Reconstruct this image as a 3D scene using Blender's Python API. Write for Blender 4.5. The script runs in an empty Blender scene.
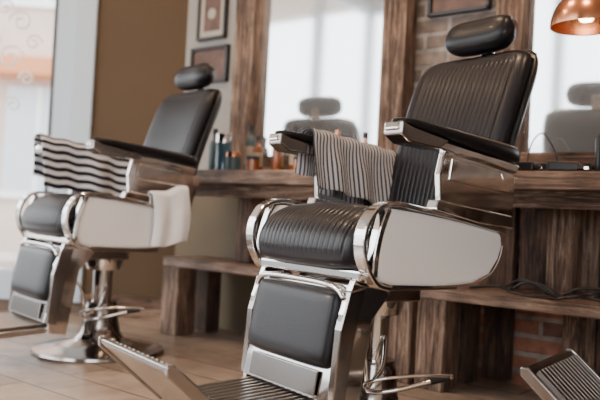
import bpy, bmesh, math, random
from mathutils import Vector, Matrix
random.seed(4)
D=bpy.data
COL=bpy.context.scene.collection

# ------------------------------------------------------------ materials
def newmat(name):
    m=D.materials.new(name); m.use_nodes=True
    nt=m.node_tree; b=nt.nodes['Principled BSDF']
    return m,nt,b
def simple(name,col,rough=.5,metal=0,coat=0,bump=0,bscale=60,spec=.5,emit=None,estr=0,var=0):
    m,nt,b=newmat(name)
    b.inputs['Base Color'].default_value=(*col,1)
    b.inputs['Roughness'].default_value=rough
    b.inputs['Metallic'].default_value=metal
    b.inputs['Coat Weight'].default_value=coat
    b.inputs['Specular IOR Level'].default_value=spec
    if emit:
        b.inputs['Emission Color'].default_value=(*emit,1)
        b.inputs['Emission Strength'].default_value=estr
    if bump or var:
        tc=nt.nodes.new('ShaderNodeTexCoord'); n=nt.nodes.new('ShaderNodeTexNoise')
        n.inputs['Scale'].default_value=bscale; n.inputs['Detail'].default_value=4
        nt.links.new(tc.outputs['Object'],n.inputs['Vector'])
        if bump:
            bp=nt.nodes.new('ShaderNodeBump'); bp.inputs['Strength'].default_value=bump
            bp.inputs['Distance'].default_value=.002
            nt.links.new(n.outputs['Fac'],bp.inputs['Height']); nt.links.new(bp.outputs['Normal'],b.inputs['Normal'])
        if var:
            mx=nt.nodes.new('ShaderNodeMix'); mx.data_type='RGBA'
            mx.inputs[6].default_value=(*[c*(1-var) for c in col],1)
            mx.inputs[7].default_value=(*[min(1,c*(1+var)) for c in col],1)
            n2=nt.nodes.new('ShaderNodeTexNoise'); n2.inputs['Scale'].default_value=bscale if bscale<20 else 3
            nt.links.new(tc.outputs['Object'],n2.inputs['Vector'])
            nt.links.new(n2.outputs['Fac'],mx.inputs[0]); nt.links.new(mx.outputs[2],b.inputs['Base Color'])
    return m
def wood(name,axis,c1,c2,c3,rough=.65,sc=1.0):
    m,nt,b=newmat(name)
    tc=nt.nodes.new('ShaderNodeTexCoord'); mp=nt.nodes.new('ShaderNodeMapping')
    s=[34*sc,34*sc,34*sc]; s[axis]=2.2*sc
    mp.inputs['Scale'].default_value=s
    nt.links.new(tc.outputs['Object'],mp.inputs['Vector'])
    n=nt.nodes.new('ShaderNodeTexNoise'); n.inputs['Scale'].default_value=1.3; n.inputs['Detail'].default_value=10
    n.inputs['Roughness'].default_value=.78; n.inputs['Distortion'].default_value=1.1
    nt.links.new(mp.outputs['Vector'],n.inputs['Vector'])
    r=nt.nodes.new('ShaderNodeValToRGB')
    e=r.color_ramp.elements
    e[0].position=.40; e[0].color=(*c1,1); e[1].position=.64; e[1].color=(*c3,1)
    k=e.new(.50); k.color=(*c2,1)
    nt.links.new(n.outputs['Fac'],r.inputs['Fac'])
    n2=nt.nodes.new('ShaderNodeTexNoise'); n2.inputs['Scale'].default_value=6; n2.inputs['Detail'].default_value=6
    nt.links.new(tc.outputs['Object'],n2.inputs['Vector'])
    r2=nt.nodes.new('ShaderNodeValToRGB'); r2.color_ramp.elements[0].position=.36; r2.color_ramp.elements[0].color=(.36,.33,.31,1)
    r2.color_ramp.elements[1].position=.56; r2.color_ramp.elements[1].color=(1,1,1,1)
    nt.links.new(n2.outputs['Fac'],r2.inputs['Fac'])
    mx=nt.nodes.new('ShaderNodeMix'); mx.data_type='RGBA'; mx.blend_type='MULTIPLY'; mx.inputs[0].default_value=.75
    nt.links.new(r.outputs['Color'],mx.inputs[6]); nt.links.new(r2.outputs['Color'],mx.inputs[7])
    nt.links.new(mx.outputs[2],b.inputs['Base Color'])
    bp=nt.nodes.new('ShaderNodeBump'); bp.inputs['Strength'].default_value=1.0; bp.inputs['Distance'].default_value=.016
    nt.links.new(n.outputs['Fac'],bp.inputs['Height']); nt.links.new(bp.outputs['Normal'],b.inputs['Normal'])
    b.inputs['Roughness'].default_value=rough
    return m
def brick(name,c1,c2,mortar,w=.24,h=.075,rot=True,rough=.85,bump=.6,ms=.012,ov=.6,ns=9):
    m,nt,b=newmat(name)
    tc=nt.nodes.new('ShaderNodeTexCoord'); mp=nt.nodes.new('ShaderNodeMapping')
    if rot: mp.inputs['Rotation'].default_value=(math.radians(-90),0,0)
    nt.links.new(tc.outputs['Object'],mp.inputs['Vector'])
    t=nt.nodes.new('ShaderNodeTexBrick')
    t.inputs['Scale'].default_value=1; t.inputs['Brick Width'].default_value=w; t.inputs['Row Height'].default_value=h
    t.inputs['Mortar Size'].default_value=ms; t.inputs['Mortar Smooth'].default_value=.2
    t.inputs['Color1'].default_value=(*c1,1); t.inputs['Color2'].default_value=(*c2,1); t.inputs['Mortar'].default_value=(*mortar,1)
    nt.links.new(mp.outputs['Vector'],t.inputs['Vector'])
    n=nt.nodes.new('ShaderNodeTexNoise'); n.inputs['Scale'].default_value=ns; n.inputs['Detail'].default_value=8
    nt.links.new(tc.outputs['Object'],n.inputs['Vector'])
    mx=nt.nodes.new('ShaderNodeMix'); mx.data_type='RGBA'; mx.blend_type='OVERLAY'; mx.inputs[0].default_value=ov
    nt.links.new(t.outputs['Color'],mx.inputs[6]); nt.links.new(n.outputs['Fac'],mx.inputs[7])
    nt.links.new(mx.outputs[2],b.inputs['Base Color'])
    bp=nt.nodes.new('ShaderNodeBump'); bp.inputs['Strength'].default_value=bump; bp.inputs['Distance'].default_value=.01
    bp.invert=True
    nt.links.new(t.outputs['Fac'],bp.inputs['Height']); nt.links.new(bp.outputs['Normal'],b.inputs['Normal'])
    b.inputs['Roughness'].default_value=rough
    return m
def stripes(name,axis,freq,thr,ca,cb):
    m,nt,b=newmat(name)
    uv=nt.nodes.new('ShaderNodeUVMap'); sp=nt.nodes.new('ShaderNodeSeparateXYZ')
    nt.links.new(uv.outputs['UV'],sp.inputs['Vector'])
    mu=nt.nodes.new('ShaderNodeMath'); mu.operation='MULTIPLY'; mu.inputs[1].default_value=freq
    nt.links.new(sp.outputs[axis],mu.inputs[0])
    fr=nt.nodes.new('ShaderNodeMath'); fr.operation='FRACT'; nt.links.new(mu.outputs[0],fr.inputs[0])
    gt=nt.nodes.new('ShaderNodeMath'); gt.operation='GREATER_THAN'; gt.inputs[1].default_value=thr
    nt.links.new(fr.outputs[0],gt.inputs[0])
    mx=nt.nodes.new('ShaderNodeMix'); mx.data_type='RGBA'
    mx.inputs[6].default_value=(*ca,1); mx.inputs[7].default_value=(*cb,1)
    nt.links.new(gt.outputs[0],mx.inputs[0]); nt.links.new(mx.outputs[2],b.inputs['Base Color'])
    b.inputs['Roughness'].default_value=.95; b.inputs['Specular IOR Level'].default_value=.15
    return m

LEATHER=simple('black_leather',(.009,.008,.010),.34,coat=.05,bump=.25,bscale=220,spec=.28)
CHROME=simple('chrome',(.84,.81,.79),.07,metal=1)
CHROME_D=simple('worn_chrome',(.38,.35,.33),.16,metal=1)
ENAMEL=simple('ivory_enamel',(.93,.91,.90),.25,coat=.5)
TREAD=simple('tread_metal',(.26,.23,.21),.32,metal=1)
BLKPL=simple('black_plastic',(.012,.011,.012),.35)
WC=((.030,.016,.011),(.215,.120,.075),(.56,.40,.29))
WOODX=wood('rustic_wood_x',0,*WC); WOODZ=wood('rustic_wood_z',2,*WC)
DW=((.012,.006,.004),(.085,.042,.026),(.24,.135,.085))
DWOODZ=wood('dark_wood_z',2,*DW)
COUNTER=wood('counter_wood',0,(.12,.068,.046),(.32,.20,.14),(.60,.44,.34),rough=.38)
BRKUP=brick('grey_brick',(.22,.17,.14),(.12,.095,.08),(.26,.23,.21),ov=.9,ns=16,bump=.9)
BRKLO=brick('red_brick',(.34,.13,.075),(.14,.062,.045),(.26,.20,.17),ov=.95,ns=18,bump=1)
PLAST=simple('grey_plaster',(.33,.31,.28),.9,bump=.4,bscale=25,var=.2)
OLIVE=simple('olive_grey_plaster',(.15,.12,.08),.9,bump=.4,bscale=25,var=.2)
BROWN=simple('olive_brown_paint',(.085,.048,.019),.7,bump=.1,bscale=80,var=.12)
WHITEW=simple('window_white',(.55,.64,.72),.4)
GASKET=simple('gasket',(.03,.035,.04),.5)
CEIL=simple('ceiling_white',(.58,.51,.44),.9)
DARKW=simple('warm_dark_paint',(.16,.115,.085),.85)
CREAMW=simple('cream_wall_paint',(.60,.54,.47),.85)
MIRROR=simple('mirror_silver',(.95,.975,.985),.06,metal=.88)
COPPER=simple('copper',(.65,.28,.15),.25,metal=1)
AMBER=simple('amber_glass',(.26,.075,.018),.12,coat=.6)
BLUEG=simple('blue_glass',(.03,.08,.13),.12,coat=.6)
TEALG=simple('dark_teal_label',(.06,.10,.11),.4)
CREAM=simple('cream_label',(.42,.34,.25),.5)
TOWEL=simple('white_terry',(.92,.91,.91),.95,bump=1,bscale=260,spec=.1)
STR_A=stripes('thin_striped_cloth',0,72,.42,(.07,.065,.073),(.58,.55,.55))
STR_B=stripes('wide_striped_cloth',1,26,.5,(.018,.018,.028),(.70,.69,.71))
FLOORM=brick('floor_planks',(.33,.245,.185),(.26,.192,.145),(.09,.062,.045),w=1.3,h=.19,rot=False,rough=.27,bump=.15,ms=.004,ov=.5)
STREET=simple('street',(.50,.46,.43),.9)
FAC1=simple('facade_pale',(.86,.88,.90),.9,var=.06)
FAC2=simple('facade_pink',(.62,.50,.44),.9,var=.15)
ORANGE=simple('orange_awning',(.60,.24,.11),.7)
FACW=simple('facade_window',(.56,.62,.67),.3)

# ------------------------------------------------------------ helpers
def mk(name,verts,faces,mat,parent=None,smooth=False,loc=None,rotz=0,bevel=0,uv=None):
    me=D.meshes.new(name); me.from_pydata([tuple(v) for v in verts],[],faces); me.update()
    bm=bmesh.new(); bm.from_mesh(me); bmesh.ops.recalc_face_normals(bm,faces=bm.faces); bm.to_mesh(me); bm.free()
    if mat: me.materials.append(mat)
    if smooth:
        for p in me.polygons: p.use_smooth=True
    if uv:
        ul=me.uv_layers.new(name='UVMap')
        for l in me.loops: ul.data[l.index].uv=uv[l.vertex_index]
    o=D.objects.new(name,me); COL.objects.link(o)
    if parent: o.parent=parent
    if loc: o.location=loc
    o.rotation_euler=(0,0,rotz)
    if bevel:
        b=o.modifiers.new('bev','BEVEL'); b.width=bevel; b.segments=3; b.limit_method='ANGLE'; b.angle_limit=math.radians(40)
    return o
def boxgeo(c,s,R=None):
    vs=[]
    for i in (-1,1):
        for j in (-1,1):
            for k in (-1,1):
                v=Vector((i*s[0]/2,j*s[1]/2,k*s[2]/2))
                if R: v=R@v
                vs.append(v+Vector(c))
    f=[(0,1,3,2),(4,6,7,5),(0,4,5,1),(2,3,7,6),(0,2,6,4),(1,5,7,3)]
    return vs,f
def boxes(name,lst,mat,parent=None,bevel=0,loc=None,rotz=0):
    V=[];F=[]
    for it in lst:
        v,f=boxgeo(*it); n=len(V); V+=v; F+=[tuple(a+n for a in q) for q in f]
    return mk(name,V,F,mat,parent,bevel=bevel,loc=loc,rotz=rotz)
def bx(name,x0,x1,y0,y1,z0,z1,mat,parent=None,bevel=0):
    c=((x0+x1)/2,(y0+y1)/2,(z0+z1)/2)
    return boxes(name,[((0,0,0),(x1-x0,y1-y0,z1-z0))],mat,parent,bevel,loc=c)
def prism(name,pts,x0,x1,mat,parent=None,bevel=0):
    n=len(pts)
    V=[(x0,-u,z) for u,z in pts]+[(x1,-u,z) for u,z in pts]
    F=[tuple(range(n)),tuple(range(2*n-1,n-1,-1))]+[(i,(i+1)%n,n+(i+1)%n,n+i) for i in range(n)]
    return mk(name,V,F,mat,parent,bevel=bevel)
def lathe(name,prof,mat,parent=None,loc=None,seg=40):
    V=[];F=[];n=len(prof)
    for i in range(seg):
        a=2*math.pi*i/seg
        for r,z in prof: V.append((r*math.cos(a),r*math.sin(a),z))
    for i in range(seg):
        j=(i+1)%seg
        for k in range(n-1): F.append((i*n+k,j*n+k,j*n+k+1,i*n+k+1))
    o=mk(name,V,F,mat,parent,smooth=True,loc=loc)
    bm=bmesh.new(); bm.from_mesh(o.data); bmesh.ops.remove_doubles(bm,verts=bm.verts,dist=1e-5)
    bmesh.ops.recalc_face_normals(bm,faces=bm.faces); bm.to_mesh(o.data); bm.free()
    e=o.modifiers.new('es','EDGE_SPLIT'); e.split_angle=math.radians(38)
    return o
def sm(pts,n=8):
    out=[];P=[Vector(p) for p in pts]
    for i in range(len(P)-1):
        p0=P[max(0,i-1)];p1=P[i];p2=P[i+1];p3=P[min(len(P)-1,i+2)]
        for k in range(n):
            t=k/n
            out.append(.5*((2*p1)+(p2-p0)*t+(2*p0-5*p1+4*p2-p3)*t*t+(3*p1-p0-3*p2+p3)*t**3))
    out.append(P[-1]); return out
def tube(name,pts,r,mat,parent=None,seg=10,smoothp=True,loc=None):
    P=sm(pts) if smoothp else [Vector(p) for p in pts]
    V=[];F=[];up=Vector((0,0,1)); prev=None
    for i,p in enumerate(P):
        t=(P[min(i+1,len(P)-1)]-P[max(i-1,0)]).normalized()
        if prev is None:
            a=t.cross(up)
            if a.length<.05: a=t.cross(Vector((1,0,0)))
        else: a=prev-t*prev.dot(t)
        a.normalize(); prev=a; b=t.cross(a)
        for k in range(seg):
            q=2*math.pi*k/seg; V.append(p+(a*math.cos(q)+b*math.sin(q))*r)
    n=len(P)
    for i in range(n-1):
        for k in range(seg):
            F.append((i*seg+k,i*seg+(k+1)%seg,(i+1)*seg+(k+1)%seg,(i+1)*seg+k))
    F.append(tuple(range(seg))); F.append(tuple((n-1)*seg+k for k in range(seg)))
    return mk(name,V,F,mat,parent,smooth=True,loc=loc)
def band(name,path,x0,x1,th,mat,parent,bevel=.004):
    P=sm([(u,z,0) for u,z in path],8); n=len(P); A=[];B=[]
    for i,p in enumerate(P):
        t=(P[min(i+1,n-1)]-P[max(i-1,0)]).normalized(); nn=Vector((-t.y,t.x,0))
        A.append(p+nn*th/2); B.append(p-nn*th/2)
    V=[];F=[]
    for p,q in zip(A,B):
        V+=[(x0,-p.x,p.y),(x1,-p.x,p.y),(x1,-q.x,q.y),(x0,-q.x,q.y)]
    for i in range(n-1):
        for k in range(4): F.append((i*4+k,i*4+(k+1)%4,(i+1)*4+(k+1)%4,(i+1)*4+k))
    F.append((0,1,2,3)); F.append(tuple((n-1)*4+k for k in range(4)))
    return mk(name,V,F,mat,parent,bevel=bevel)
def pad(name,W,L,T,TB,ribs,mapf,mat,parent,nx=191,ny=44,gr=.0026,corner=.07,rs=.80,rt=.86):
    V=[];F=[]
    def pos(s,t,front):
        x=s*W/2*(1-corner*abs(t)**6); v=t*L/2*(1-corner*abs(s)**6)
        e=math.sqrt(max(0,(1-abs(s)**9)*(1-abs(t)**9)))
        if front:
            d=T*e
            if ribs:
                m=max(0,min(1,(rs-abs(s))*14))*max(0,min(1,(rt-abs(t))*12))
                f=(s/rs*ribs/2)%1; f=min(f,1-f)
                d-=gr*m*math.exp(-(f/.12)**2)
                q=abs(abs(s)-rs); q2=abs(abs(t)-rt)
                if abs(t)<rt: d-=gr*1.5*math.exp(-(q/.012)**2)
                if abs(s)<rs: d-=gr*1.5*math.exp(-(q2/.02)**2)
        else: d=-TB*e
        return mapf(x,v,d)
    for fr in (True,False):
        for j in range(ny):
            for i in range(nx):
                V.append(pos(-1+2*i/(nx-1),-1+2*j/(ny-1),fr))
    N=nx*ny
    for h in (0,N):
        for j in range(ny-1):
            for i in range(nx-1):
                a=h+j*nx+i; q=(a,a+1,a+nx+1,a+nx); F.append(q if h==0 else q[::-1])
    o=mk(name,V,F,mat,parent,smooth=True)
    bm=bmesh.new(); bm.from_mesh(o.data); bmesh.ops.remove_doubles(bm,verts=bm.verts,dist=1e-5)
    bmesh.ops.recalc_face_normals(bm,faces=bm.faces); bm.to_mesh(o.data); bm.free()
    return o
def cloth(name,fn,u0,u1,v0,v1,mat,parent,nu=70,nv=70,th=.005):
    V=[];F=[];UV=[]
    for j in range(nv):
        for i in range(nu):
            u=u0+(u1-u0)*i/(nu-1); v=v0+(v1-v0)*j/(nv-1)
            V.append(fn(u,v)); UV.append((u,v))
    for j in range(nv-1):
        for i in range(nu-1):
            a=j*nu+i; F.append((a,a+1,a+nu+1,a+nu))
    o=mk(name,V,F,mat,parent,smooth=True,uv=UV)
    s=o.modifiers.new('sol','SOLIDIFY'); s.thickness=th; s.offset=1
    return o
def empty(name,loc=(0,0,0),rz=0):
    e=D.objects.new(name,None); COL.objects.link(e); e.location=loc; e.rotation_euler=(0,0,rz); e.empty_display_size=.1
    return e

# ------------------------------------------------------------ barber chair
def armz(u): return .885+(u-.2)*.11
def chair(loc,rz):
    P=empty('barber_chair',loc,rz); P.scale=(.95,1,1)
    lathe('pedestal_base',[(0,0),(.285,0),(.29,.006),(.287,.016),(.26,.024),(.18,.036),(.115,.055),(.088,.085),(.078,.13),(.072,.20),(.066,.21),(.066,.225),(0,.225)],CHROME_D,P,seg=64)
    lathe('pedestal_column',[(.044,.2),(.044,.36),(.075,.365),(.085,.40),(.085,.46),(.14,.475),(.14,.49),(0,.49)],CHROME,P)
    boxes('under_frame',[((0,0,.465),(.34,.36,.03)),((.13,-.10,.44),(.03,.30,.05)),((-.13,-.10,.44),(.03,.30,.05))],CHROME_D,P,bevel=.005)
    tube('pump_lever',[(.05,.0,.30),(.10,-.05,.22),(.13,-.13,.17),(.19,-.10,.175),(.25,.0,.205),(.28,.06,.22)],.007,CHROME,P)
    tube('pump_lever_loop',[(.13,-.13,.17),(.17,-.17,.20),(.22,-.12,.22),(.26,-.02,.225),(.28,.06,.22)],.005,CHROME,P)
    tube('pump_lever_grip',[(.25,.0,.205),(.27,.04,.215),(.275,.05,.217)],.010,BLKPL,P)
    tube('recline_rod',[(.10,-.25,.40),(.13,-.16,.30),(.13,-.13,.17)],.006,CHROME,P)
    body=[(-.235,.628),(-.05,.656),(.10,.672),(.21,.680),(.235,.64),(.248,.58),(.252,.52),(.235,.488),(.18,.476),(0,.472),(-.12,.480),(-.19,.505),(-.228,.55),(-.242,.59)]
    for s in (-1,1):
        a,b=(.240,.288) if s>0 else (-.288,-.240)
        prism('body_side_panel',body,a,b,ENAMEL,P,bevel=.014)
        a,b=(.252,.294) if s>0 else (-.294,-.252)
        band('chrome_scroll',[(-.25,.632),(-.05,.664),(.10,.682),(.20,.692),(.262,.672),(.296,.62),(.298,.56),(.275,.51),(.245,.480),(.20,.470)],a,b,.014,CHROME,P)
        a,b=(.262,.294) if s>0 else (-.294,-.262)
        band('chrome_front_trim',[(.222,.68),(.245,.62),(.258,.56),(.262,.50)],a,b,.020,CHROME,P)
        a,b=(.288,.293) if s>0 else (-.293,-.288)
        band('side_panel_trim',[(-.238,.59),(-.226,.55),(-.19,.507),(-.12,.482),(.02,.474),(.2,.478)],a,b,.006,CHROME,P,bevel=0)
    boxes('body_pan',[((0,0,.52),(.48,.42,.07)),((0,.215,.57),(.48,.03,.12))],ENAMEL,P,bevel=.02)
    boxes('seat_front_rail',[((0,-.262,.50),(.50,.03,.03))],CHROME,P,bevel=.008)
    FL=.36;R=.10;L=.55
    def smap(x,v,d):
        a=v+L/2; dome=.014*(1-(x/.25)**2)
        d=d+dome
        if a<FL: u=-.18+a; z=.61+.035*(a/FL); n=(0,1)
        else:
            th=min((a-FL)/R,math.pi/2*.98); rest=max(0,(a-FL)-R*math.pi/2*.98)
            u=-.18+FL+R*math.sin(th); z=.645-R*(1-math.cos(th))-rest
            n=(math.sin(th),math.cos(th))
        return (x,-(u+n[0]*d),z+n[1]*d)
    pad('seat_cushion',.50,L,.032,.03,19,smap,LEATHER,P,rs=.84,rt=.88,ny=70,corner=.05)
    bd=Vector((-.30,.954)).normalized(); bn=Vector((bd.y,-bd.x))
    c0=Vector((-.205,.60))+bd*.335
    def bmap(x,v,d,off=0):
        q=v/.33
        d2=d+.25*x*x*.9-.018*q*q+off
        p=c0+bd*v+bn*d2
        return (x*(1+.05*q),-p.x,p.y)
    pad('backrest_cushion',.495,.64,.035,.02,19,bmap,LEATHER,P,corner=.09,rs=.80,rt=.86,ny=60)
    pad('backrest_shell',.51,.655,.010,.045,0,lambda x,v,d:bmap(x,v,d,-.02),BLKPL,P,nx=60,corner=.09)
    for s in (-1,1):
        a,b=(.236,.248) if s>0 else (-.248,-.236)
        prism('back_hinge_plate',[(-.17,.62),(-.27,.62),(-.34,.80),(-.27,.80)],a,b,CHROME,P,bevel=.003)
    hp=c0+bd*.378
    boxes('headrest_post',[((0,-(hp.x-.02),hp.y-.10),(.05,.012,.2),Matrix.Rotation(-math.atan2(.30,.954),3,'X'))],CHROME,P,bevel=.003)
    V=[];F=[];nu=32;nv=28
    for j in range(nv+1):
        q=-1+2*j/nv; rr=(1-abs(q)**5)**.5
        for i in range(nu):
            a=2*math.pi*i/nu
            cx=math.copysign(abs(math.cos(a))**.8,math.cos(a)); sz=math.copysign(abs(math.sin(a))**.8,math.sin(a))
            pu=.048*cx*rr; pv=.060*sz*rr
            p=Vector((hp.x,hp.y+.008))+bn*pu+bd*pv+bn*(.5*(q*.14)**2)
            V.append((q*.152,-p.x,p.y))
    for j in range(nv):
        for i in range(nu): F.append((j*nu+i,j*nu+(i+1)%nu,(j+1)*nu+(i+1)%nu,(j+1)*nu+i))
    mk('headrest_pad',V,F,LEATHER,P,smooth=True)
    for s in (-1,1):
        X=.288*s
        prism('arm_rail',[(.225,.905),(.232,.885),(.17,.862),(.04,.843),(-.10,.828),(-.26,.805),(-.27,.83),(-.1,armz(-.1)),(.1,armz(.1))],X-.026,X+.026,CHROME,P,bevel=.005)
        prism('arm_tip_plate',[(.222,.908),(.224,.872),(.19,.852),(.08,.845),(.04,.872),(.18,.895)],X-.037,X+.037,CHROME_D,P,bevel=.006)
        V=[];F=[];n=30;m=20
        for j in range(n+1):
            q=j/n; u=.222-q*.51; e=(1-abs(2*q-1)**9)**.5
            w=(.035+.010*math.sin(q*math.pi))*e+.001; h=(.010+.018*q)*e+.001
            for i in range(m):
                a=2*math.pi*i/m
                cx=math.copysign(abs(math.cos(a))**.6,math.cos(a)); sz=math.copysign(abs(math.sin(a))**.6,math.sin(a))
                V.append((X+w*cx,-u,armz(u)+.024+h*sz))
        for j in range(n):
            for i in range(m): F.append((j*m+i,j*m+(i+1)%m,(j+1)*m+(i+1)%m,(j+1)*m+i))
        F.append(tuple(range(m))); F.append(tuple(n*m+i for i in range(m)))
        mk('arm_pad',V,F,LEATHER,P,smooth=True)
        prism('arm_bracket',[(.035,.850),(-.26,.818),(-.27,.75),(-.262,.640),(-.10,.655),(.02,.675),(.045,.70),(.052,.78)],X-.010,X+.012,CHROME,P,bevel=.005)
        prism('arm_bracket_face',[(.01,.83),(-.20,.805),(-.235,.745),(.02,.765)],X-.017,X+.017,CHROME,P,bevel=.005)
        prism('arm_bracket_foot',[(.06,.712),(-.25,.68),(-.262,.640),(-.10,.655),(.07,.684)],X-.022,X+.022,CHROME,P,bevel=.005)
    for s in (-1,1):
        x=.222*s
        prism('leg_bracket',[(.20,.49),(.28,.49),(.315,.40),(.325,.24),(.33,.13),(.25,.12),(.235,.22),(.21,.38),(.15,.45)],x-.010,x+.010,CHROME,P,bevel=.004)
        prism('leg_bracket_outer',[(.24,.47),(.295,.46),(.322,.36),(.335,.17),(.295,.16),(.27,.34)],x-.014,x+.014,CHROME_D,P,bevel=.004)
    lp0=Vector((.298,.45)); lp1=Vector((.332,.262)); ld=(lp1-lp0).normalized(); ln=Vector((-ld.y,ld.x))
    lc=(lp0+lp1)/2
    def lmap(x,v,d):
        p=lc+ld*v+ln*(d-.01); return (x,-p.x,p.y)
    pad('calf_pad',.415,.215,.034,.015,0,lmap,LEATHER,P,nx=50,ny=30,corner=.05)
    prism('calf_frame_plate',[(.27,.475),(.285,.475),(.340,.17),(.325,.165)],-.212,.212,CHROME,P,bevel=.003)
    prism('calf_badge_plate',[(.332,.245),(.338,.245),(.348,.18),(.342,.18)],-.165,.165,CHROME_D,P,bevel=.002)
    tube('calf_frame_top',[(-.215,-.30,.44),(-.17,-.305,.468),(0,-.307,.474),(.17,-.305,.468),(.215,-.30,.44)],.008,CHROME,P)
    prism('foot_plate_frame',[(.27,.135),(.27,.158),(.60,.138),(.61,.118),(.58,.112)],-.215,.215,CHROME_D,P,bevel=.006)
    V=[];F=[]
    N=13
    for i in range(N):
        x=-.175+.35*i/(N-1)
        ang=math.atan2(.02,.33)
        v,f=boxgeo((x,-.445,.1525),(.016,.29,.012),Matrix.Rotation(ang,3,'X')); n=len(V); V+=v; F+=[tuple(a+n for a in q) for q in f]
    mk('foot_plate_ribs',V,F,TREAD,P,bevel=.003)
    c=(.60,.125); e=(.785,.290)
    dd=Vector((e[0]-c[0],e[1]-c[1])); dl=dd.length; dd.normalize(); nn=Vector((-dd.y,dd.x))
    def FP(a,b): p=Vector(c)+dd*a+nn*b; return (p.x,p.y)
    prism('flip_plate_frame',[FP(0,-.008),FP(0,.010),FP(dl,.010),FP(dl+.012,0),FP(dl,-.010)],-.205,.205,CHROME_D,P,bevel=.006)
    for k in (-1,1):
        prism('flip_plate_side',[FP(0,-.012),FP(0,.018),FP(dl,.016),FP(dl+.016,.002),FP(dl,-.016)],k*.21-.009,k*.21+.009,CHROME_D,P,bevel=.005)
    V=[];F=[]
    for i in range(N):
        x=-.17+.34*i/(N-1)
        pc=Vector(c)+dd*(dl/2)+nn*.014
        v,f=boxgeo((x,-pc.x,pc.y),(.016,dl*.86,.012),Matrix.Rotation(-math.atan2(dd.y,dd.x),3,'X')); n=len(V); V+=v; F+=[tuple(a+n for a in q) for q in f]
    mk('flip_plate_ribs',V,F,TREAD,P,bevel=.003)
    tube('flip_hinge',[(-.22,-.60,.125),(.22,-.60,.125)],.012,CHROME,P,smoothp=False)
    return P
CH_R=chair((-1.250,1.940,0),math.radians(-15))
CH_L=chair((-2.772,2.062,0),math.radians(-11))
CH_3=chair((.04,2.08,0),math.radians(-86))

def drape(xa,hw,top,fold,ph,k=40,wav=.008):
    s=1 if xa<0 else -1
    arc=hw*math.pi/2
    def fn(u,v):
        zt=top(u)
        if abs(v)<arc:
            a=v/hw*1.0; x=xa+s*hw*math.sin(a)*1.0; z=zt-hw*.7*(1-math.cos(a))
        else:
            h=abs(v)-arc; sg=1 if v>0 else -1
            w=fold*min(1,h/.08)
            x=xa+s*sg*(hw+.35*w+w*math.sin(k*u+ph+2*math.sin(9*u+ph))+.10*h*(1 if sg>0 else .2)); z=zt-hw*.7-h
        u2=u+wav*math.sin(v*14+ph)*min(1,abs(v)/.1)
        z+=.010*math.sin(7*u+ph)*min(1,abs(v)/.1)
        return (x,-u2,z+.003*math.sin(u*60+ph))
    return fn
def attach(o,P):
    o.matrix_world=Matrix.Translation(P.location)@Matrix.Rotation(P.rotation_euler[2],4,'Z')@Matrix.Diagonal((.95,1,1,1))
o=cloth('striped_towel',drape(-.288,.052,lambda u:armz(u)+.062,.012,.4),-.27,.10,-.20,.245,STR_A,None); attach(o,CH_R)
o=cloth('barber_cape',drape(-.288,.056,lambda u:armz(u)+.066,.016,1.1,k=22),-.29,.225,-.24,.29,STR_B,None); attach(o,CH_L)
o=cloth('white_towel',drape(.298,.024,lambda u:.728+.018*math.sin(u*20),.010,.3,k=52,wav=.014),-.225,-.055,-.245,.05,TOWEL,None,th=.008); attach(o,CH_L)

# ------------------------------------------------------------ room shell
RX0,RX1,RY0,RY1=-5.0,2.4,-1.4,3.0
ZC=3.2
bx('floor',-7.5,RX1+.2,RY0-.2,4.6,-.1,0,FLOORM)
bx('ceiling',-7.5,RX1+.2,RY0-.2,4.6,ZC,ZC+.1,CEIL)
bx('wall_back_lower',-3.36,-1.80,3.0,3.15,0,.86,OLIVE)
bx('wall_back_brick',-1.80,RX1,3.0,3.15,0,.86,BRKLO)
bx('wall_back_upper',-1.80,RX1,3.0,3.15,.86,ZC,BRKUP)
bx('wall_back_plaster',-3.36,-1.80,3.0,3.15,.86,ZC,PLAST)
bx('wall_right',RX1,RX1+.15,RY0,3.15,0,ZC,CREAMW)
PW=Vector((-3.36,3.0)); wd=Vector((-.75,-.66)).normalized(); wn=Vector((wd.y,-wd.x))
if wn.x>0: wn=-wn
wa=math.atan2(wd.y,wd.x)
def wbox(name,s0,s1,d0,d1,z0,z1,mat,bevel=0,parent=None):
    c=PW+wd*((s0+s1)/2)+wn*((d0+d1)/2)
    return boxes(name,[((0,0,0),(s1-s0,abs(d1-d0),z1-z0))],mat,parent,bevel,loc=(c.x,c.y,(z0+z1)/2),rotz=wa)
SE=2.19
wbox('wall_left',-.05,.53,0,.15,0,ZC,BROWN)
wbox('wall_left_header',.53,SE,0,.15,2.9,ZC,BROWN)
wbox('wall_left_plinth',.53,SE,0,.15,0,.07,DARKW)
wbox('baseboard_left',.0,.53,-.025,0,0,.12,WOODX)
W1=empty('window_1')
wbox('jamb_outer',.53,.66,-.03,.10,.07,2.9,WHITEW,.006,W1)
wbox('jamb_step',.66,.77,.02,.12,.07,2.9,WHITEW,.006,W1)
wbox('gasket_strip',.77,.80,.05,.11,.22,2.9,GASKET,.002,W1)
wbox('sill_rail',.66,SE,-.02,.12,.07,.24,WHITEW,.006,W1)
wbox('mullion_far',1.62,1.72,.0,.12,.24,2.9,WHITEW,.006,W1)
wbox('head_rail',.66,SE,.0,.12,2.8,2.9,WHITEW,.006,W1)
def decal(cx,cz,r,turns,mir=1):
    pts=[]
    for i in range(26):
        a=i/25*turns*2*math.pi; rr=r*(1-.8*i/25)
        q=PW+wd*(cx+mir*rr*math.cos(a))+wn*.07
        pts.append((q.x,q.y,cz+rr*math.sin(a)))
    return pts
DEC=simple('white_decal',(.95,.95,.95),.6)
WD=empty('window_scroll_decal')
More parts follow.
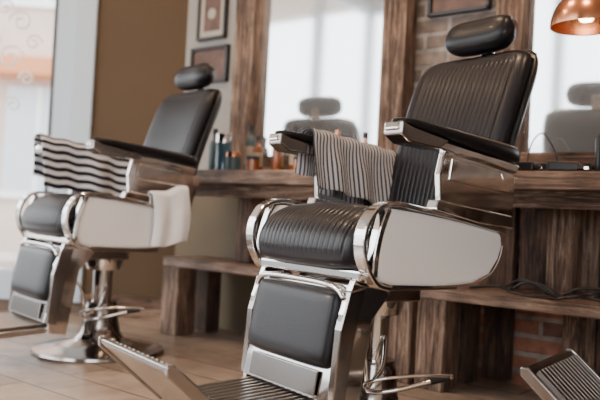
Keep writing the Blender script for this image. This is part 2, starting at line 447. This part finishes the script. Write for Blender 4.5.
for (cx,cz,r,m) in [(1.0,1.72,.07,1),(.92,1.60,.05,-1),(1.05,1.50,.08,-1),(.95,1.38,.045,1),(1.1,1.80,.05,-1),(1.02,1.22,.05,1),(1.16,1.6,.06,1)]:
    tube('scroll',decal(cx,cz,r,1.4,m),.006,DEC,WD,seg=6)
W2=empty('window_2')
for i in range(4):
    y=RY0+ (1.56-RY0)*i/3
    bx('mullion',-5.05,-4.95,y-.04,y+.04,0,ZC,WHITEW,W2)
bx('sill_rail',-5.06,-4.94,RY0,1.56,0,.3,WHITEW,W2); bx('head_rail',-5.06,-4.94,RY0,1.56,3.05,ZC,WHITEW,W2)
bx('front_light_block',-1.6,-.2,RY0-.1,RY0+.05,0,ZC,DARKW)  # unseen wall section, closed to cut flat frontal light from behind the camera
W3=empty('window_3')
for x in (-5,-3.86,-2.73,-1.64):
    bx('mullion',x-.04,x+.04,RY0-.06,RY0+.06,0,ZC,WHITEW,W3)
bx('sill_rail',-5,-1.6,RY0-.06,RY0+.06,0,.3,WHITEW,W3); bx('head_rail',-5,-1.6,RY0-.06,RY0+.06,3.05,ZC,WHITEW,W3)
W4=empty('added_light_window')  # unseen opening added to side-light the chair panels from front right
for x in (-.16,1.1,2.36):
    bx('mullion',x-.04,x+.04,RY0-.06,RY0+.06,0,ZC,WHITEW,W4)
bx('sill_rail',-.2,2.4,RY0-.06,RY0+.06,0,.8,WHITEW,W4); bx('head_rail',-.2,2.4,RY0-.06,RY0+.06,2.3,ZC,WHITEW,W4)
bx('street_ground',-40,30,-40,30,-.3,-.12,STREET)
def facade(name,cx,cy,ang,w,h,mat,cols,rows,orange=False):
    E=empty(name,(cx,cy,-.12),ang)
    boxes('facade_wall',[((0,0,h/2),(w,.6,h))],mat,E)
    L=[];T=[]
    for r in range(rows):
        for c in range(cols):
            x=-w/2+w*(c+.5)/cols; z=1.7+r*2.9
            L.append(((x,-.31,z),(1.0,.04,1.6))); L.append(((x,.31,z),(1.0,.04,1.6)))
            for k in (-.33,.33):
                T.append(((x,k,z),(.06,.04,1.6))); T.append(((x,k,z-.85),(1.3,.1,.1)))
    boxes('facade_windows',L,FACW,E); boxes('facade_trim',T,FAC1,E)
    if orange:
        boxes('facade_awning',[((0,k,2.75),(w*.9,.5,.28)) for k in (-.5,.5)],ORANGE,E,.03)
pc=PW+wd*1.5+wn*7
facade('street_building',pc.x-.5,pc.y,wa,9,9,FAC2,4,3,True)
facade('street_building',-26,-9,math.radians(90),22,4.2,FAC1,7,1)
facade('street_building',-8,-24,0,22,4.2,FAC1,7,1)

# ------------------------------------------------------------ mirrors
def mirror(x0,x1,pl,pr,z0,z1):
    E=empty('wall_mirror')
    bx('glass',x0,x1,2.965,2.985,z0,z1,MIRROR,E)
    bx('frame_left',x0-pl,x0,2.90,2.998,.85,z1+.12,WOODZ,E,.008)
    bx('frame_right',x1,x1+pr,2.90,2.998,.85,z1+.12,WOODZ,E,.008)
    bx('frame_bottom',x0,x1,2.91,2.998,.85,z0,WOODX,E,.006)
    bx('frame_top',x0,x1,2.91,2.998,z1,z1+.12,WOODX,E,.006)
mirror(-2.72,-1.915,.15,.13,.95,2.1)
mirror(-1.235,-.30,.12,.12,.95,2.1)

# ------------------------------------------------------------ workstations
def counter(x0,x1):
    E=empty('barber_counter')
    bx('counter_top',x0,x1,2.60,2.90,.785,.852,COUNTER,E,.008)
    bx('counter_apron',x0+.04,x1-.04,2.64,2.67,.72,.785,WOODX,E,.004)
    for x in (x0+.38,x1-.12):
        bx('counter_post',x,x+.10,2.76,2.86,.40,.785,WOODZ,E,.006)
def bench(x0,x1):
    E=empty('low_wooden_bench')
    bx('bench_top',x0,x1,2.60,2.92,.352,.398,COUNTER,E,.006)
    bx('bench_leg_front_left',x0,x0+.125,2.60,2.73,0,.352,WOODZ,E,.008)
    bx('bench_leg_front_right',x1-.10,x1,2.62,2.73,0,.352,WOODZ,E,.008)
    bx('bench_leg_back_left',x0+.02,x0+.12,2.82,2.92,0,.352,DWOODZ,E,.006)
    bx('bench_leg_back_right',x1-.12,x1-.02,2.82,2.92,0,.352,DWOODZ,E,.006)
counter(-3.02,-1.72); bench(-3.0,-1.52)
counter(-1.42,.6); bench(-1.485,.6)
PB=empty('plank_backing')
x=-1.36; i=0
while x<.55:
    w=random.uniform(.11,.16)
    bx('plank',x,x+w-.006,2.935+random.uniform(0,.008),2.985,.02,.84,WOODZ if i%2 else DWOODZ,PB,.003); x+=w; i+=1
    if i==1: x=-1.03
bx('upper_plank',-1.22,-1.03,2.94,2.985,.40,.84,DWOODZ,PB,.003)
x=-2.45; i=0
PB=empty('plank_backing')
while x<-1.9:
    w=random.uniform(.12,.16)
    bx('plank',x,x+w-.006,2.94,2.985,.02,.84,DWOODZ,PB,.003); x+=w; i+=1

def picture(x0,x1,z0,z1,mcol,fn):
    E=empty('framed_picture')
    t=.016
    boxes('picture_frame',[(((x0+x1)/2,2.985,z0+t/2),(x1-x0,.03,t)),(((x0+x1)/2,2.985,z1-t/2),(x1-x0,.03,t)),((x0+t/2,2.985,(z0+z1)/2),(t,.03,z1-z0)),((x1-t/2,2.985,(z0+z1)/2),(t,.03,z1-z0))],BLKPL,E,.003)
    bx('picture_sheet',x0+t,x1-t,2.985,2.998,z0+t,z1-t,mcol,E)
    if fn:
        bx('picture_print',x0+.05,x1-.05,2.982,2.986,z0+.05,z1-.05,fn,E)
        cx=(x0+x1)/2; cz=(z0+z1)/2
        lathe('print_oval',[(0,0),(.030,0),(.030,.003),(0,.003)],PAPER,E,loc=(cx,2.981,cz)).rotation_euler=(math.radians(90),0,0)
PH=simple('sepia_photo',(.11,.06,.045),.6,var=.95,bscale=14)
PAPER=simple('mat_paper',(.42,.37,.31),.8)
picture(-3.25,-3.02,1.63,1.93,PAPER,PH)
picture(-3.29,-2.99,1.38,1.59,PH,None)
picture(-1.72,-1.42,1.58,1.88,PH,None)

# ------------------------------------------------------------ counter items
ZT=.852
def bottle(name,x,y,r,h,mat,cap=BLKPL,neck=.35,label=None,z=ZT):
    h*=1.2
    E=empty(name,(x,y,z))
    hb=h*(1-neck*.6)
    lathe('bottle_body',[(0,0),(r*.95,0),(r,.004),(r,hb*.82),(r*.85,hb*.92),(r*neck,hb),(r*neck,h*.9),(0,h*.9)],mat,E,seg=24)
    lathe('bottle_cap',[(0,h*.86),(r*neck*1.25,h*.86),(r*neck*1.25,h),(0,h)],cap,E,seg=20)
    if label: lathe('bottle_label',[(r*1.01,hb*.2),(r*1.015,hb*.7)],label,E,seg=24)
def jar(name,x,y,r,h,mat,cap,z=ZT):
    E=empty(name,(x,y,z))
    lathe('jar_body',[(0,0),(r,0),(r,h*.75),(r*.9,h*.78),(0,h*.78)],mat,E,seg=28)
    lathe('jar_lid',[(0,h*.76),(r*1.04,h*.76),(r*1.04,h*.97),(r,h),(0,h)],cap,E,seg=28)
jar('disinfectant_jar',-2.72,2.72,.042,.19,BLUEG,CHROME)
bottle('tonic_bottle',-2.61,2.80,.028,.20,TEALG,BLKPL,.35,CREAM)
jar('pomade_jar',-2.60,2.67,.036,.09,TEALG,COPPER)
bottle('lotion_bottle',-2.52,2.76,.026,.15,AMBER,BLKPL,.4,CREAM)
jar('pomade_jar',-2.47,2.67,.034,.07,AMBER,BLKPL)
bottle('lotion_bottle',-2.42,2.80,.026,.17,BLKPL,COPPER,.4,CREAM)
bottle('lotion_bottle',-2.36,2.72,.024,.14,AMBER,COPPER,.4,None)
bottle('tonic_bottle',-2.28,2.76,.028,.18,AMBER,BLKPL,.35,CREAM)
jar('pomade_jar',-2.20,2.70,.03,.07,COPPER,BLKPL)
bottle('lotion_bottle',-2.84,2.77,.028,.19,TEALG,BLKPL,.4,None)
bottle('tonic_bottle',-2.02,2.74,.022,.16,AMBER,COPPER,.4,CREAM)
jar('pomade_jar',-1.95,2.70,.03,.09,AMBER,COPPER)
bottle('tonic_bottle',-1.88,2.76,.024,.15,COPPER,BLKPL,.4,None)
jar('pomade_jar',-1.80,2.72,.028,.08,COPPER,BLKPL)
jar('styling_product_tin',-.835,2.72,.030,.125,BLKPL,BLKPL)
jar('styling_product_tin',-.74,2.74,.032,.12,BLKPL,CREAM)
for k,(x,y) in enumerate([(-1.12,2.67),(-.96,2.67)]):
    E=empty('hair_clipper',(x,y,ZT),math.radians(5+10*k))
    boxes('clipper_body',[((0,0,.02),(.11,.042,.036)),((.06,0,.018),(.03,.036,.022))],BLKPL,E,.008)
    boxes('clipper_blade',[((.078,0,.016),(.016,.04,.010))],CHROME,E,.001)
boxes('comb_tray',[((-1.04,2.80,ZT+.01),(.30,.09,.02)),((-1.04,2.845,ZT+.02),(.30,.008,.04)),((-1.04,2.755,ZT+.02),(.30,.008,.04))],BLKPL,None,.003)
tube('wire_stand',[(-1.18,2.87,.853),(-1.17,2.87,.95),(-1.15,2.87,1.00),(-1.12,2.87,1.02),(-1.09,2.87,.99),(-1.06,2.87,.93),(-1.05,2.87,.853)],.003,BLKPL)
E=empty('power_cables')
ZB=.400
def cable(p): tube('cable',p,.0055,BLKPL,E,seg=8)
cable([(-1.30,2.66,ZB+.006),(-1.20,2.70,ZB+.02),(-1.12,2.63,ZB+.012),(-1.05,2.615,ZB+.006),(-1.0,2.612,ZB+.006),(-.94,2.615,ZB+.006),(-.88,2.65,ZB+.02),(-.78,2.68,ZB+.006),(-.6,2.7,ZB+.006)])
cable([(-1.22,2.80,ZB+.006),(-1.12,2.74,ZB+.05),(-1.0,2.70,ZB+.03),(-.93,2.64,ZB+.01),(-.84,2.62,ZB+.03),(-.78,2.66,ZB+.04),(-.7,2.64,ZB+.006)])
cable([(-1.15,2.68,ZB+.006),(-1.06,2.66,ZB+.05),(-.97,2.68,ZB+.01),(-.90,2.72,ZB+.04),(-.80,2.74,ZB+.04),(-.68,2.76,ZB+.006)])

# ------------------------------------------------------------ pendant lamp
E=empty('pendant_lamp',(-.885,2.62,0))
R=.12
prof=[]
for i in range(13):
    a=math.radians(90*i/12); prof.append((R*math.sin(a) if i else .012,1.360+.125*math.cos(a)))
inner=[(max(.001,r-.004),z-.004) for r,z in reversed(prof)]
lathe('lamp_shade',prof+[(R,1.353)]+inner,COPPER,E,seg=48)
lathe('lamp_cap',[(0,1.535),(.02,1.535),(.024,1.485),(.03,1.475),(0,1.475)],COPPER,E,seg=24)
tube('lamp_cord',[(0,0,1.535),(0,0,ZC)],.004,BLKPL,E,smoothp=False)
BULB=simple('bulb_glow',(1,.9,.75),.3,emit=(1,.72,.45),estr=18)
lathe('lamp_bulb',[(0,1.37),(.02,1.375),(.032,1.395),(.03,1.42),(.015,1.445),(.012,1.475)],BULB,E,seg=20)

# ------------------------------------------------------------ light
w=D.worlds.new('World'); bpy.context.scene.world=w; w.use_nodes=True
bg=w.node_tree.nodes['Background']; bg.inputs['Color'].default_value=(.93,.965,1,1); bg.inputs['Strength'].default_value=6.2
sl=D.lights.new('sun','SUN'); sl.energy=4.0; sl.angle=math.radians(8); sl.color=(1,.88,.75)
so=D.objects.new('sun',sl); COL.objects.link(so)
so.rotation_euler=Vector((.75,.62,-.55)).to_track_quat('-Z','Y').to_euler()
for k,(x,y) in enumerate([(-2.0,1.9),(-.6,1.6),(-3.3,1.2)]):  # added warm fill lights overhead, out of view, each inside a copper ring
    E=empty('added_warm_fill',(x,y,ZC))
    lathe('fill_ring',[(.13,-.001),(.15,-.001),(.15,-.04),(.13,-.04),(.13,-.001)],COPPER,E,seg=40)
    al=D.lights.new('warm_fill','AREA'); al.shape='DISK'; al.size=.24; al.energy=26; al.color=(1,.70,.45)
    ao=D.objects.new('warm_fill',al); COL.objects.link(ao); ao.parent=E; ao.location=(0,0,-.03)

# ------------------------------------------------------------ camera
cam=D.cameras.new('camera'); co=D.objects.new('camera',cam); COL.objects.link(co)
cam.lens=45; cam.sensor_width=36
yaw=math.radians(39); pitch=math.radians(1.15); roll=math.radians(3.0)
M=Matrix.Rotation(yaw,4,'Z')@Matrix.Rotation(math.radians(90)+pitch,4,'X')@Matrix.Rotation(roll,4,'Z')
co.matrix_world=Matrix.Translation((0,0,.65))@M
cam.clip_start=.05
cam.dof.use_dof=True; cam.dof.focus_distance=2.15; cam.dof.aperture_fstop=2.0
bpy.context.scene.camera=co
